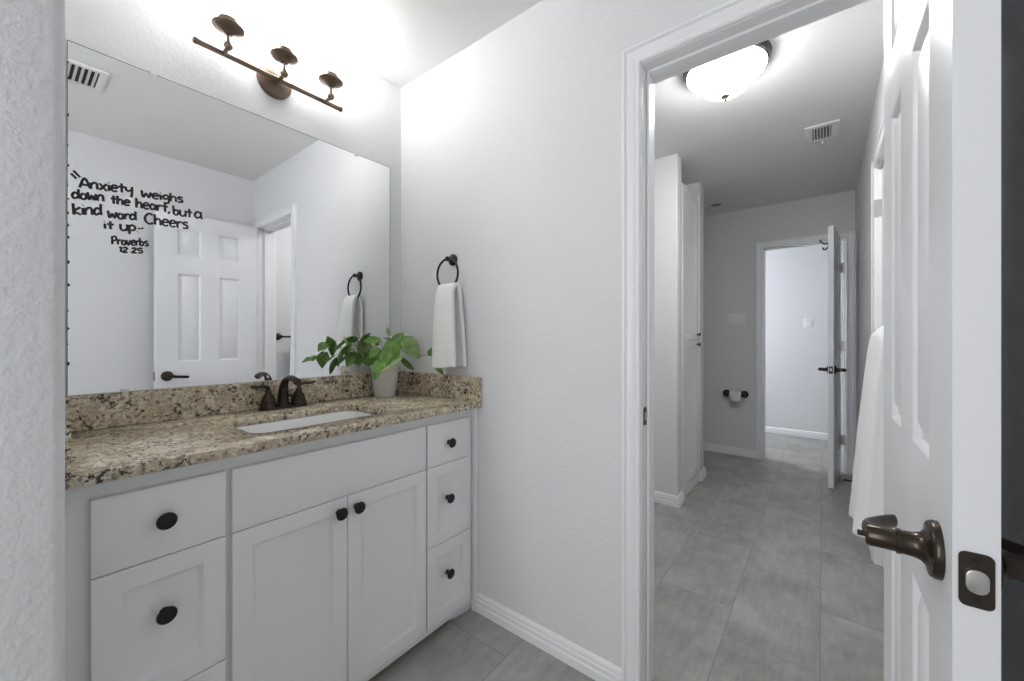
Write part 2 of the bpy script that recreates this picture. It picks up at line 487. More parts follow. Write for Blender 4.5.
def frame(name, label, axis, pos, thick, a0, a1, top, stop_off, sides=(1, -1), clip=None):
    """door frame lining an opening; axis 'x': opening spans y a0..a1 in a wall pos..pos+thick"""
    th = thing(name, label, 'door frame', ((pos + thick / 2, (a0 + a1) / 2, 0) if axis == 'x' else ((a0 + a1) / 2, pos + thick / 2, 0)), kind='structure')
    def P(a, n, z): return (n, a, z) if axis == 'x' else (a, n, z)
    lo, hi = min(pos, pos + thick), max(pos, pos + thick)
    j = 0.018
    jm = MB()
    for q0, q1 in ((a0 - j, a0), (a1, a1 + j)):
        jm.box(P(q0, lo, 0), P(q1, hi, top + j), 0.001, 1)
    jm.box(P(a0, lo, top), P(a1, hi, top + j), 0.001, 1)
    jm.build('jamb', M_TRIM, th)
    s0 = stop_off; s1 = s0 + (0.034 if thick > 0 else -0.034)
    l2, h2 = min(s0, s1), max(s0, s1)
    sm = MB()
    sm.box(P(a0, l2, 0), P(a0 + 0.010, h2, top), 0.002, 1); sm.box(P(a1 - 0.010, l2, 0), P(a1, h2, top), 0.002, 1)
    sm.box(P(a0 + 0.010, l2, top - 0.010), P(a1 - 0.010, h2, top), 0.002, 1)
    sm.build('door_stop_strip', M_TRIM, th)
    for sd in sides:
        n0 = lo if sd == -1 else hi
        nd = Vector(P(0, sd, 0))
        e = 0.002
        wd = clip or 0.058
        pr = [(c[0] * wd / 0.058, c[1]) for c in CP]
        u = Vector(P(1, 0, 0)); z = Vector((0, 0, 1))
        path = [(P(a1 - e + e * 2, n0, 0), u, nd), (P(a1 + e, n0, top + e), u + z, nd), (P(a0 - e, n0, top + e), -u + z, nd), (P(a0 - e, n0, 0), -u, nd)]
        MB().sweep(path, pr).build('casing', M_TRIM, th)
    return th


fr1 = frame('trim_1', 'white moulded door frame of the near doorway, black strike plate on its left jamb', 'x', XR, 0.12, DY0, DY1, DZ, XR + 0.040)
sp = MB(); sp.prism(rrect(XR + 0.016, 0.881, XR + 0.046, 0.938, 0.007), [rrect(XR + 0.026, 0.895, XR + 0.038, 0.922, 0.003)], 'y', DY1 - 0.0015, DY1 + 0.0005)
sp.build('strike_plate', M_BLACK, fr1)
fr2 = frame('trim_2', 'white moulded frame of the far doorway at the end of the passage', 'x', XF, 0.11, FY0, FY1, FZ, XF + 0.05)
sp = MB(); sp.prism(rrect(XF + 0.010, 0.90, XF + 0.035, 0.957, 0.005), [], 'y', FY1 - 0.0012, FY1 + 0.0005)
sp.build('strike_plate', M_STEEL, fr2)
fr3 = frame('trim_3', 'white frame of the closed closet door beside the bath towel', 'y', YH, -0.12, T0, T1, TZ, YH - 0.055)


# ------------------------------------------------------------------ six-panel doors
def lever_set(parent, x, z, y, sgn, arm):
    """rosette, neck and lever on local face y (outward sgn), lever arm towards local direction arm (+1/-1 in x)"""
    d = (0, sgn, 0)
    m = MB().lathe([(0, 0), (0.0335, 0), (0.0335, 0.005), (0.0318, 0.0085), (0.0305, 0.0095), (0.029, 0.0095), (0.021, 0.0115), (0.0165, 0.016), (0.0145, 0.022), (0.0140, 0.032), (0.0140, 0.033), (0.0152, 0.0335), (0.0152, 0.037), (0.0132, 0.0375), (0.0132, 0.063), (0.0115, 0.066), (0.0035, 0.0665), (0.0035, 0.074), (0, 0.074)], (x, y, z), d, 28)
    h = m.build('door_handle', M_BRONZE, parent, local=True)
    c = V(x, y + sgn * 0.054, z)
    pts = spline([c + V(-arm * 0.004, 0, 0), c + V(arm * 0.012, sgn * 0.007, 0.001), c + V(arm * 0.035, sgn * 0.009, -0.003), c + V(arm * 0.065, -sgn * 0.002, -0.007), c + V(arm * 0.092, -sgn * 0.016, -0.010), c + V(arm * 0.108, -sgn * 0.026, -0.012)], 6)
    n = len(pts)
    rr = [0.0105 - 0.0012 * i / n for i in range(n)]
    MB().tube(pts, rr, 12, flat=((0, 1, 0), 0.45)).build('lever', M_BRONZE, h, local=True)
    return h


def six_panel_door(name, label, loc, rotz, w, h=2.018, t=0.034, handle_z=0.90, hinge_zs=(0.2, 1.05, 1.83), hinge_y=None, gap=0.0):
    th = thing(name, label, 'door', loc, rotz, kind='structure')
    st, mu = 0.117, 0.108
    px = [(st, (w - mu) / 2), ((w + mu) / 2, w - st)]
    rows = [(0.21, 0.80), (1.00, 1.612), (1.735, 1.925)]
    panels = [(a, r0 - 0.012, b, r1 - 0.012) for a, b in px for r0, r1 in rows]
    loops = [(0.003, -0.002), (0.0095, -0.010), (0.017, -0.0105), (0.036, -0.0028), (0.038, -0.002)]
    m = MB()
    z0 = 0.012
    m.slab_face((w, 0, z0), (-1, 0, 0), (0, 0, 1), (0, -1, 0), w, h, panels, loops)
    m.slab_face((0, t, z0), (1, 0, 0), (0, 0, 1), (0, 1, 0), w, h, panels, loops)
    m.slab_face((0, 0, z0), (0, 1, 0), (0, 0, 1), (-1, 0, 0), t, h, [], loops)
    m.slab_face((w, t, z0), (0, -1, 0), (0, 0, 1), (1, 0, 0), t, h, [], loops)
    m.slab_face((0, 0, z0 + h), (1, 0, 0), (0, 1, 0), (0, 0, 1), w, t, [], loops)
    m.slab_face((0, t, z0), (1, 0, 0), (0, -1, 0), (0, 0, -1), w, t, [], loops)
    bmesh.ops.remove_doubles(m.bm, verts=m.bm.verts, dist=1e-5)
    m.build('panel_slab', M_DOOR, th, local=True)
    for y, sg in ((0, -1), (t, 1)):
        lever_set(th, w - 0.062, handle_z, y, sg, -1)
    lp = MB().prism(rrect(t / 2 - 0.0128, handle_z - 0.0285, t / 2 + 0.0128, handle_z + 0.0285, 0.006), [], 'x', w - 0.0005, w + 0.0016)
    l_ = lp.build('latch_plate', M_BRONZE, th, local=True)
    lb = MB().prism(rrect(t / 2 - 0.0085, handle_z - 0.0125, t / 2 + 0.0085, handle_z + 0.0125, 0.0082), [], 'x', w + 0.001, w + 0.0062, 0.001)
    lb.build('latch_bolt', M_STEEL, l_, local=True)
    sc = MB()
    for zz in (-0.021, 0.021):
        sc.lathe([(0, 0), (0.0035, 0), (0.003, 0.0008), (0, 0.0009)], (w + 0.0016, t / 2, handle_z + zz), (1, 0, 0), 12)
    sc.build('screw', M_BLACK, l_, local=True)
    hy = t if hinge_y is None else hinge_y
    for hz in hinge_zs:
        hm = MB().tube([(-0.004, hy + 0.003, hz - 0.044), (-0.004, hy + 0.003, hz + 0.044)], 0.006, 10)
        hm.box((-0.0035, min(hy - 0.03, hy), hz - 0.044), (-0.001, hy + 0.002, hz + 0.044))
        if gap: hm.box((-0.0075, hy, hz - 0.044), (-0.0045, hy + gap, hz + 0.044))
        hm.build('hinge', M_STEEL, th, local=True)
    return th


d1 = six_panel_door('door_1', 'white six-panel door standing open at the right, dark bronze lever in front', (1.233, -0.1100, 0), PI, 0.605, handle_z=0.908)
d2 = six_panel_door('door_2', 'narrow white door ajar at the far end of the passage, edge towards us', (4.484, -0.0935, 0), math.radians(174), 0.565, handle_z=0.92, hinge_zs=(0.283, 1.098, 1.776), gap=0.030)
hk = MB()
yh = -0.0
hk.prism(rrect(0.520, 1.865, 0.545, 1.935, 0.006), [], 'y', -0.003, 0.0003)
hk.tube(spline([(0.532, -0.002, 1.905), (0.532, -0.02, 1.90), (0.532, -0.042, 1.915), (0.532, -0.055, 1.94)], 5), 0.005, 8)
hk.tube(spline([(0.532, -0.002, 1.875), (0.532, -0.018, 1.858), (0.532, -0.032, 1.860), (0.532, -0.036, 1.875)], 5), 0.005, 8)
hk.build('coat_hook', M_BLACK, d2, local=True)
d3 = six_panel_door('door_3', 'closed white closet door in the right passage wall', (T1 - 0.003, YH - 0.018, 0), PI, T1 - T0 - 0.006, handle_z=0.908, hinge_y=0.0)

# ------------------------------------------------------------------ vanity cabinet
YD, YFR = 1.167, 1.1855           # door faces, face frame
van = thing('vanity_cabinet', 'white painted vanity cabinet with black knobs under the granite top', 'cabinet', (0.66, 1.45, 0))
XL = 0.0625
cb = MB()
cb.box((XL, YFR + 0.018, 0.0), (XL + 0.016, YM, 0.870))
cb.box((XR - 0.018, YFR + 0.018, 0.0), (XR - 0.002, YM, 0.870))
cb.box((XL, YM - 0.012, 0.0), (XR - 0.002, YM, 0.870))
cb.box((XL + 0.016, YFR + 0.018, 0.07), (XR - 0.018, YM - 0.012, 0.088))
cb.build('carcass', M_CAB, van)
ff = MB().prism([(XL, 0.0), (XR - 0.0015, 0.0), (XR - 0.0015, 0.870), (XL, 0.870)][::1] if False else [(XL, 0.03), (XR - 0.0015, 0.03), (XR - 0.0015, 0.870), (XL, 0.870)],
                [[(0.13, 0.09), (0.325, 0.09), (0.325, 0.81), (0.13, 0.81)], [(0.385, 0.09), (0.955, 0.09), (0.955, 0.81), (0.385, 0.81)], [(1.01, 0.09), (1.195, 0.09), (1.195, 0.81), (1.01, 0.81)]], 'y', YFR, YFR + 0.018)
ff.build('face_frame', M_CAB, van)
MB().prism(rrect(XR - 0.0205, 0.0, XR - 0.0025, 0.868, 0.003, 2) if False else [(XR - 0.020, 0.0), (XR - 0.0015, 0.0), (XR - 0.0015, 0.868), (XR - 0.020, 0.868)], [], 'y', YFR - 0.0225, YFR).build('scribe_moulding', M_CAB, van)
tk = MB().box((XL, 1.213, 0), (1.12, 1.228, 0.07))
tk.prism([(1.213, 0.0), (1.206, 0.0), (1.207, 0.008), (1.210, 0.014), (1.213, 0.016)], [], 'x', XL, 1.12)
tk.build('toe_kick', M_KICK, van)
MB().prism([(1.12, 1.222), (1.150, 1.205), (1.19, 1.197), (XR - 0.016, 1.1905), (XR - 0.016, 1.236), (1.12, 1.236)], [], 'z', 0, 0.05, 0.003).build('foot_block', M_CAB, van)

CL = [(0.0012, -0.0005), (0.0095, -0.0082), (0.0105, -0.0085)]


def front(name, x0, x1, z0, z1, panel, knob=None, lab=None):
    m = MB(); w, h = x1 - x0, z1 - z0; bv = 0.0025; t = YFR - YD - 0.0006
    r = 0.044
    pn = [(r, r, w - r, h - r)] if panel else []
    m.slab_face((x0 + bv, YD, z0 + bv), (1, 0, 0), (0, 0, 1), (0, -1, 0), w - 2 * bv, h - 2 * bv, [(p[0] - bv, p[1] - bv, p[2] - bv, p[3] - bv) for p in pn], CL)
    m.sweep([((x0, YD + bv, z0), (0, 1, 0), (1, 0, 0)), ((x0, YD + t, z0), (0, 1, 0), (1, 0, 0))], [(0, 0), (0, 0.0001), (0.0001, 0.0001)]) if False else None
    b = bmesh.new()
    ring = lambda i, y: [b.verts.new(p) for p in ((x0 + i, y, z0 + i), (x1 - i, y, z0 + i), (x1 - i, y, z1 - i), (x0 + i, y, z1 - i))]
    rs = [ring(bv, YD), ring(0.0006, YD + 0.0008), ring(0, YD + bv), ring(0, YD + t)]
    for a, c in zip(rs, rs[1:]):
        for k in range(4): b.faces.new((a[k], a[(k + 1) % 4], c[(k + 1) % 4], c[k]))
    b.faces.new(rs[-1])
    bmesh.ops.recalc_face_normals(b, faces=b.faces)
    m.add(b)
    bmesh.ops.remove_doubles(m.bm, verts=m.bm.verts, dist=1e-6)
    o = m.build(name, M_CAB, van)
    if knob:
        yk = YD + (0.0085 if panel and abs(knob[0] - (x0 + x1) / 2) < w / 2 - r and abs(knob[1] - (z0 + z1) / 2) < h / 2 - r else 0)
        k = MB().lathe([(0, 0), (0.0095, 0), (0.0085, 0.003), (0.0062, 0.007), (0.0062, 0.013), (0.010, 0.0165), (0.0172, 0.0195), (0.0188, 0.0225), (0.0172, 0.0255), (0.011, 0.0277), (0, 0.0287)], (knob[0], yk, knob[1]), (0, -1, 0), 28)
        k.build('knob', M_BLACK, o)
    return o


ZT, Z1, Z2, Z0 = 0.832, 0.6715, 0.366, 0.062
gp = 0.0012
front('drawer', 0.111, 0.3425, Z1 + gp, ZT, False, (0.2255, 0.757))
front('drawer', 0.111, 0.3425, Z2 + gp, Z1 - gp, True, (0.2272, 0.5436))
front('drawer', 0.111, 0.3425, Z0, Z2 - gp, True, (0.2272, 0.235))
front('false_drawer_front', 0.3565, 0.976, Z1 + gp, ZT, False)
front('door', 0.3565, 0.664 - gp, Z0, Z1 - gp, True, (0.634, 0.630))
front('door', 0.664 + gp, 0.976, Z0, Z1 - gp, True, (0.6925, 0.630))
front('drawer', 0.984, 1.2135, Z1 + gp, ZT, False, (1.0885, 0.752))
front('drawer', 0.984, 1.2135, Z2 + gp, Z1 - gp, True, (1.0885, 0.532))
front('drawer', 0.984, 1.2135, Z0, Z2 - gp, True, (1.0885, 0.235))

# countertop
ct = thing('countertop', 'speckled brown granite vanity top with splash and sink cutout', 'countertop', (0.66, 1.45, 0.871))
SX0, SX1, SY0, SY1 = 0.432, 0.872, 1.238, 1.512
MB().prism([(XL, 1.1388), (XR - 0.0012, 1.1388), (XR - 0.0012, YM + 0.003), (XL, YM + 0.003)], [rrect(SX0, SY0, SX1, SY1, 0.045, 8)], 'z', 0.8712, 0.896, 0.0025).build('slab', M_GRANITE, ct)
MB().box((XL + 0.0202, YM - 0.020, 0.8961), (XR - 0.0212, YM + 0.003, 0.9974), 0.0015, 1).build('backsplash', M_GRANITE, ct)
MB().box((XR - 0.0210, 1.1395, 0.8961), (XR - 0.0012, YM + 0.003, 0.9974), 0.0015, 1).build('side_splash', M_GRANITE, ct)
MB().box((XL, 1.1395, 0.8961), (XL + 0.0200, YM + 0.003, 0.9974), 0.0015, 1).build('side_splash', M_GRANITE, ct)

# sink
sk = thing('sink', 'white undermount rectangular sink set into the granite top', 'sink', ((SX0 + SX1) / 2, (SY0 + SY1) / 2, 0.74))
b = bmesh.new(); prev = None
cx, cy = (SX0 + SX1) / 2, (SY0 + SY1) / 2
prof = [(-0.018, 0.8705, 0.05), (0.002, 0.8705, 0.045), (0.006, 0.862, 0.05), (0.014, 0.80, 0.06), (0.03, 0.765, 0.06), (0.06, 0.752, 0.05), (0.10, 0.749, 0.03)]
outer = [(0.10, 0.741, 0.03), (0.055, 0.742, 0.05), (0.02, 0.757, 0.06), (0.002, 0.80, 0.06), (-0.006, 0.855, 0.05), (-0.018, 0.860, 0.05)]
rings = []
for ins, z, r in prof + outer:
    rings.append([b.verts.new((x, y, z)) for x, y in rrect(SX0 + ins, SY0 + ins, SX1 - ins, SY1 - ins, r, 8)])
n = len(rings[0])
for a, c in zip(rings, rings[1:] + rings[:1]):
    if a is rings[len(prof) - 1]: continue
    for k in range(n):
        f = b.faces.new((a[k], a[(k + 1) % n], c[(k + 1) % n], c[k])); f.smooth = True
b.faces.new(rings[len(prof) - 1]); b.faces.new(rings[len(prof)])
bmesh.ops.recalc_face_normals(b, faces=b.faces)
MB().add(b).build('basin', M_CERAM, sk)
MB().lathe([(0, 0), (0.022, 0), (0.022, 0.002), (0.018, 0.0035), (0.012, 0.002), (0.012, 0.006), (0, 0.007)], (cx, cy + 0.02, 0.749), (0, 0, 1), 24).build('drain', M_BRONZE, sk)

# faucet
FX, FY, FZ0 = 0.666, 1.630, 0.8963
fc = thing('faucet', 'dark bronze two-handle bathroom faucet with arched spout behind the sink', 'faucet', (FX, FY, FZ0))
bp_ = MB(); bp_.prism(rrect(FX - 0.086, FY - 0.030, FX + 0.086, FY + 0.030, 0.028, 8), [], 'z', FZ0, FZ0 + 0.009, 0.003)
bp_.build('base_plate', M_BRONZE, fc)
for sg in (-1, 1):
    hx = FX + sg * 0.0545
    hd = MB().lathe([(0, 0), (0.0295, 0), (0.0295, 0.004), (0.0280, 0.008), (0.026, 0.016), (0.0255, 0.0165), (0.0255, 0.019), (0.024, 0.0195), (0.0225, 0.030), (0.0195, 0.036), (0.0190, 0.0365), (0.0190, 0.039), (0.0175, 0.0395), (0.0145, 0.047), (0.0105, 0.052), (0.0100, 0.053), (0.0100, 0.056), (0.0120, 0.0565), (0.0120, 0.060), (0.0085, 0.063), (0, 0.0635)], (hx, FY, FZ0 + 0.009), (0, 0, 1), 24)
    ho = hd.build('handle', M_BRONZE, fc)
    c = V(hx, FY, FZ0 + 0.070)
    q = spline([c + V(0, 0, 0.0), c + V(sg * 0.004, -0.002, 0.013), c + V(sg * 0.020, -0.006, 0.020), c + V(sg * 0.040, -0.010, 0.019), c + V(sg * 0.060, -0.013, 0.023)], 6)
    nn = len(q)
    MB().tube(q, [0.0075 + 0.0015 * math.sin(PI * i / nn) - 0.0015 * i / nn for i in range(nn)], 12, flat=((0, 0, 1), 0.75)).build('lever', M_BRONZE, ho)
q = spline([(FX, FY + 0.004, FZ0 + 0.008), (FX, FY + 0.007, FZ0 + 0.040), (FX, FY + 0.002, FZ0 + 0.075), (FX, FY - 0.013, FZ0 + 0.102), (FX, FY - 0.038, FZ0 + 0.116), (FX, FY - 0.070, FZ0 + 0.118), (FX, FY - 0.100, FZ0 + 0.112), (FX, FY - 0.116, FZ0 + 0.106)], 6)
nn = len(q)
sp = MB().tube(q, [0.0215 - 0.0100 * min(1, i / nn * 2.0) + 0.0025 * max(0, i / nn - 0.6) / 0.4 for i in range(nn)], 16, flat=((0, 0.25, 1), 0.85))
sp.lathe([(0.024, 0.009), (0.0235, 0.014), (0.0205, 0.020), (0.018, 0.022)], (FX, FY + 0.003, FZ0), (0, 0, 1), 24)
sp.build('spout', M_BRONZE, fc)

# ------------------------------------------------------------------ mirror with handwriting
MX0, MX1, MZ0, MZ1 = 0.1160, 1.1872, 0.9985, 2.0110
mr = thing('mirror', 'large frameless wall mirror with a handwritten quote above the vanity', 'mirror', ((MX0 + MX1) / 2, YM, MZ0))
MB().box((MX0, YM, MZ0), (MX1, YM + 0.0038, MZ1)).build('glass', M_MIRROR, mr)
ed = MB()
ed.box((MX0, YM - 0.0004, MZ1), (MX1, YM + 0.0038, MZ1 + 0.0018)); ed.box((MX1, YM - 0.0004, MZ0), (MX1 + 0.0018, YM + 0.0038, MZ1 + 0.0018))
ed.box((MX0 - 0.0012, YM - 0.0004, MZ0), (MX0, YM + 0.0038, MZ1 + 0.0018))
ed.build('edge', mat('mirror_edge', (0.12, 0.125, 0.125), 0.4), mr)
for zz in (1.95, 1.905, 1.80, 1.712, 1.655, 1.598, 1.560, 1.520, 1.485, 1.450, 1.38, 1.315, 1.24, 1.19, 1.145, 1.09):
    sp = MB(); r0 = random.uniform(0.0014, 0.0032); k_ = random.uniform(1.0, 2.4)
    b = bmesh.new()
    lo_ = [b.verts.new((MX0 + r0 * (0.5 + math.cos(q * PI / 6) * random.uniform(0.7, 1.1)), YM - 0.0003, zz + r0 * k_ * math.sin(q * PI / 6) * random.uniform(0.7, 1.2))) for q in range(12)]
    f0 = b.faces.new(lo_); r_ = bmesh.ops.extrude_face_region(b, geom=[f0])
    bmesh.ops.translate(b, verts=[x for x in r_['geom'] if isinstance(x, bmesh.types.BMVert)], vec=(0, 0.0005, 0))
    bmesh.ops.recalc_face_normals(b, faces=b.faces)
    sp.add(b).build('edge_spot', M_DARK, mr)
for x, z, up in ((0.2990, MZ1, 1), (1.0050, MZ1, 1), (0.2342, MZ0, -1)):
    k = MB().box((x - 0.010, YM - 0.004, z - 0.008), (x + 0.010, YM + 0.0035, z + 0.010), 0.003)
    k.build('clip', M_CLIP, mr)

G = {  # strokes in a unit box: baseline 0, x-height 0.62, full height 1
 'A': (0.75, [[(0, 0), (0.34, 1), (0.72, 0)], [(0.0, 0.36), (0.62, 0.30)]]),
 'n': (0.60, [[(0, 0.62), (0.02, 0)], [(0.02, 0.4), (0.22, 0.64), (0.42, 0.56), (0.48, 0)]]),
 'x': (0.62, [[(0, 0.66), (0.55, -0.06)], [(0.54, 0.68), (0.02, 0)]]),
 'i': (0.22, [[(0.06, 0.62), (0.08, 0)], [(0.04, 0.84), (0.07, 0.87)]]),
 'e': (0.56, [[(0.04, 0.34), (0.44, 0.42), (0.40, 0.60), (0.22, 0.66), (0.04, 0.46), (0.04, 0.2), (0.2, 0.02), (0.46, 0.10)]]),
 't': (0.52, [[(0.22, 0.95), (0.25, 0)], [(0.0, 0.58), (0.48, 0.60)]]),
 'y': (0.60, [[(0, 0.66), (0.06, 0.34), (0.24, 0.24), (0.46, 0.40)], [(0.50, 0.72), (0.50, 0.0), (0.44, -0.40)]]),
 'w': (0.78, [[(0, 0.80), (0.12, 0.04), (0.34, 0.50), (0.52, 0.04), (0.68, 0.70)]]),
 'g': (0.58, [[(0.44, 0.56), (0.22, 0.64), (0.04, 0.42), (0.14, 0.16), (0.42, 0.28)], [(0.46, 0.62), (0.48, -0.12), (0.30, -0.34), (0.10, -0.26)]]),
 'h': (0.58, [[(0.02, 1), (0.04, 0)], [(0.04, 0.36), (0.22, 0.60), (0.42, 0.50), (0.46, 0)]]),
 's': (0.50, [[(0.42, 0.62), (0.16, 0.64), (0.06, 0.46), (0.38, 0.28), (0.34, 0.06), (0.02, 0.02)]]),
 'd': (0.62, [[(0.42, 0.50), (0.2, 0.64), (0.02, 0.34), (0.14, 0.02), (0.42, 0.18)], [(0.48, 1), (0.48, 0.3), (0.54, 0)]]),
 'o': (0.56, [[(0.26, 0.62), (0.04, 0.42), (0.10, 0.06), (0.36, 0.04), (0.46, 0.36), (0.28, 0.62)]]),
 'r': (0.46, [[(0.02, 0.64), (0.06, 0)], [(0.06, 0.38), (0.2, 0.58), (0.42, 0.58)]]),
 'a': (0.60, [[(0.42, 0.52), (0.18, 0.62), (0.02, 0.32), (0.14, 0.04), (0.40, 0.18)], [(0.44, 0.64), (0.46, 0.2), (0.54, 0)]]),
 'b': (0.60, [[(0.0, 1), (0.06, 0.02)], [(0.06, 0.40), (0.26, 0.58), (0.46, 0.36), (0.34, 0.06), (0.08, 0.04)]]),
 'u': (0.62, [[(0, 0.66), (0.04, 0.14), (0.24, 0.02), (0.46, 0.20)], [(0.50, 0.68), (0.52, 0)]]),
 'k': (0.60, [[(0, 1), (0.06, 0)], [(0.50, 0.66), (0.08, 0.34), (0.54, 0.0)]]),
 'C': (0.72, [[(0.60, 0.86), (0.34, 1), (0.06, 0.66), (0.08, 0.24), (0.34, 0.0), (0.62, 0.14)]]),
 'p': (0.60, [[(0.02, 0.68), (0.06, -0.28)], [(0.04, 0.48), (0.26, 0.68), (0.48, 0.46), (0.36, 0.16), (0.08, 0.14)]]),
 'P': (0.66, [[(0.04, 0.96), (0.08, 0)], [(0.02, 0.86), (0.36, 1), (0.54, 0.72), (0.34, 0.48), (0.08, 0.44)]]),
 'v': (0.56, [[(0, 0.64), (0.22, 0), (0.48, 0.64)]]),
 '1': (0.30, [[(0.0, 0.74), (0.14, 0.98), (0.14, 0.0)]]),
 '2': (0.62, [[(0.02, 0.78), (0.26, 1), (0.46, 0.74), (0.02, 0.02), (0.52, 0.06)]]),
 '5': (0.60, [[(0.52, 0.98), (0.12, 0.94), (0.08, 0.54), (0.40, 0.54), (0.48, 0.22), (0.24, 0.0), (0.02, 0.10)]]),
 ':': (0.28, [[(0.08, 0.62), (0.10, 0.66)], [(0.08, 0.14), (0.10, 0.18)]]),
 ',': (0.2, [[(0.06, 0.10), (0.08, 0.0), (0.0, -0.16)]]),
 '.': (0.2, [[(0.04, 0.02), (0.07, 0.04)]]),
}


def write(mb, text, p0, p1, hgt, r):
    tot = sum(G[c][0] for c in text) - 0.1
    dx, dz = (p1[0] - p0[0]) / tot, (p1[1] - p0[1]) / tot
    x = 0
    for ch in text:
        wd, strokes = G[ch]
        for s_ in strokes:
            pts = [V(p0[0] + (x + a) * dx, YM - 0.0006, p0[1] + (x + a) * dz + bb * hgt) for a, bb in s_]
            if len(pts) > 2: pts = spline(pts, 5)
            mb.tube(pts, r, 8, flat=((0, 1, 0), 0.25))
        x += wd


def quote_marks(mb, segs, r):
    for a, c in segs: mb.tube([V(a[0], YM - 0.0006, a[1]), V(c[0], YM - 0.0006, c[1])], r, 8, flat=((0, 1, 0), 0.25))


RT = 0.0031
m = MB()
write(m, 'Anxiety', (0.1391, 1.5990), (0.2500, 1.6130), 0.029, RT); write(m, 'weighs', (0.2720, 1.6085), (0.3741, 1.6180), 0.027, RT)
quote_marks(m, [((0.1268, 1.6440), (0.1405, 1.6285)), ((0.1222, 1.6340), (0.1330, 1.6225))], RT)
m.build('lettering', M_INK, mr)
m = MB()
write(m, 'down', (0.1243, 1.5640), (0.1880, 1.5720), 0.0275, RT); write(m, 'the', (0.2030, 1.5700), (0.2445, 1.5735), 0.026, RT)
write(m, 'heart,', (0.2592, 1.5719), (0.3400, 1.5770), 0.030, RT); write(m, 'but', (0.3500, 1.5724), (0.3980, 1.5735), 0.030, RT); write(m, 'a', (0.4066, 1.5745), (0.4266, 1.5754), 0.037, RT)
m.build('lettering', M_INK, mr)
m = MB()
write(m, 'kind', (0.1262, 1.5170), (0.1830, 1.5300), 0.0325, RT); write(m, 'word', (0.1972, 1.5250), (0.2590, 1.5325), 0.027, RT); write(m, 'Cheers', (0.2790, 1.5275), (0.3875, 1.5330), 0.033, RT)
m.build('lettering', M_INK, mr)
m = MB()
write(m, 'it', (0.1887, 1.4905), (0.2079, 1.4922), 0.025, RT); write(m, 'up.', (0.2240, 1.4930), (0.2640, 1.4955), 0.030, RT)
quote_marks(m, [((0.2645, 1.5050), (0.2680, 1.5100)), ((0.2715, 1.5075), (0.2755, 1.5125))], RT * 0.8)
m.build('lettering', M_INK, mr)
m = MB()
write(m, 'Proverbs', (0.2050, 1.4470), (0.2870, 1.4560), 0.0245, RT * 0.85); write(m, '12:25', (0.2222, 1.4262), (0.2743, 1.4315), 0.0155, RT * 0.85)
m.build('lettering', M_INK, mr)

# ------------------------------------------------------------------ vanity light bar
YW = YM + 0.004
vl = thing('vanity_light', 'bronze bar light with three upturned lit glass shades above the mirror', 'wall light', (0.655, YW, 2.165))
MB().lathe([(0, 0), (0.062, 0), (0.062, 0.010), (0.058, 0.016), (0.030, 0.021), (0.012, 0.024), (0.012, 0.040), (0, 0.040)], (0.659, YW, 2.168), (0, -1, 0), 40).build('backplate', M_BRUSHED, vl)
YBAR = 1.655
bar = MB().tube([(0.3985, YBAR, 2.160), (0.9085, YBAR, 2.160)], 0.0095, 6)
bar.lathe([(0, -0.006), (0.008, -0.006), (0.0115, -0.003), (0.0115, 0.004), (0.0095, 0.007)], (0.3985, YBAR, 2.160), (1, 0, 0), 6, False)
bar.lathe([(0, -0.006), (0.008, -0.006), (0.0115, -0.003), (0.0115, 0.004), (0.0095, 0.007)], (0.9085, YBAR, 2.160), (-1, 0, 0), 6, False)
bar.build('bar', M_BRUSHED, vl)
for x in (0.4785, 0.6585, 0.8390):
    am = MB().tube(spline([(x, YBAR - 0.006, 2.160), (x, YBAR - 0.025, 2.160), (x, 1.608, 2.165)], 4), 0.0065, 10)
    am.lathe([(0, -0.0145), (0.008, -0.012), (0.0135, -0.004), (0.0135, 0.004), (0.008, 0.012), (0.0055, 0.0145), (0.0055, 0.045)], (x, 1.606, 2.165), (0, 0, 1), 20)
    a = am.build('arm', M_BRUSHED, vl)
    MB().lathe([(0, 0.038), (0.012, 0.039), (0.015, 0.043), (0.030, 0.050), (0.042, 0.056), (0.0465, 0.060), (0.0475, 0.0615), (0.0475, 0.0635), (0.045, 0.064), (0.036, 0.064), (0.0315, 0.0645), (0.0315, 0.0715), (0.0295, 0.072), (0.0295, 0.0745), (0.0310, 0.075), (0.0310, 0.0795), (0.0285, 0.080), (0.0285, 0.083), (0.0295, 0.0835), (0.0295, 0.0875), (0.022, 0.088), (0, 0.088)], (x, 1.606, 2.165), (0, 0, 1), 32).build('cup', M_BRUSHED, a)
    MB().lathe([(0.024, 0.0885), (0.030, 0.092), (0.040, 0.102), (0.047, 0.125), (0.052, 0.155), (0.060, 0.185), (0.067, 0.198), (0.065, 0.198), (0.057, 0.184), (0.049, 0.155), (0.044, 0.125), (0.037, 0.105), (0.028, 0.095), (0, 0.094)], (x, 1.606, 2.165), (0, 0, 1), 32).build('glass_shade', M_SHADE, a)
    MB().lathe([(0.012, 0.0942), (0.013, 0.100), (0.024, 0.118), (0.027, 0.130), (0.024, 0.143), (0.013, 0.153), (0, 0.156)], (x, 1.606, 2.165), (0, 0, 1), 20).build('bulb', M_BULB, a)
    pl_ = bpy.data.lights.new('bulb_light', 'POINT'); pl_.energy = BULB_POWER; pl_.shadow_soft_size = 0.03; pl_.color = (1, 0.985, 0.96)
    po = bpy.data.objects.new('bulb_light', pl_); po.location = (x, 1.606, 2.165 + 0.213); COL.objects.link(po)

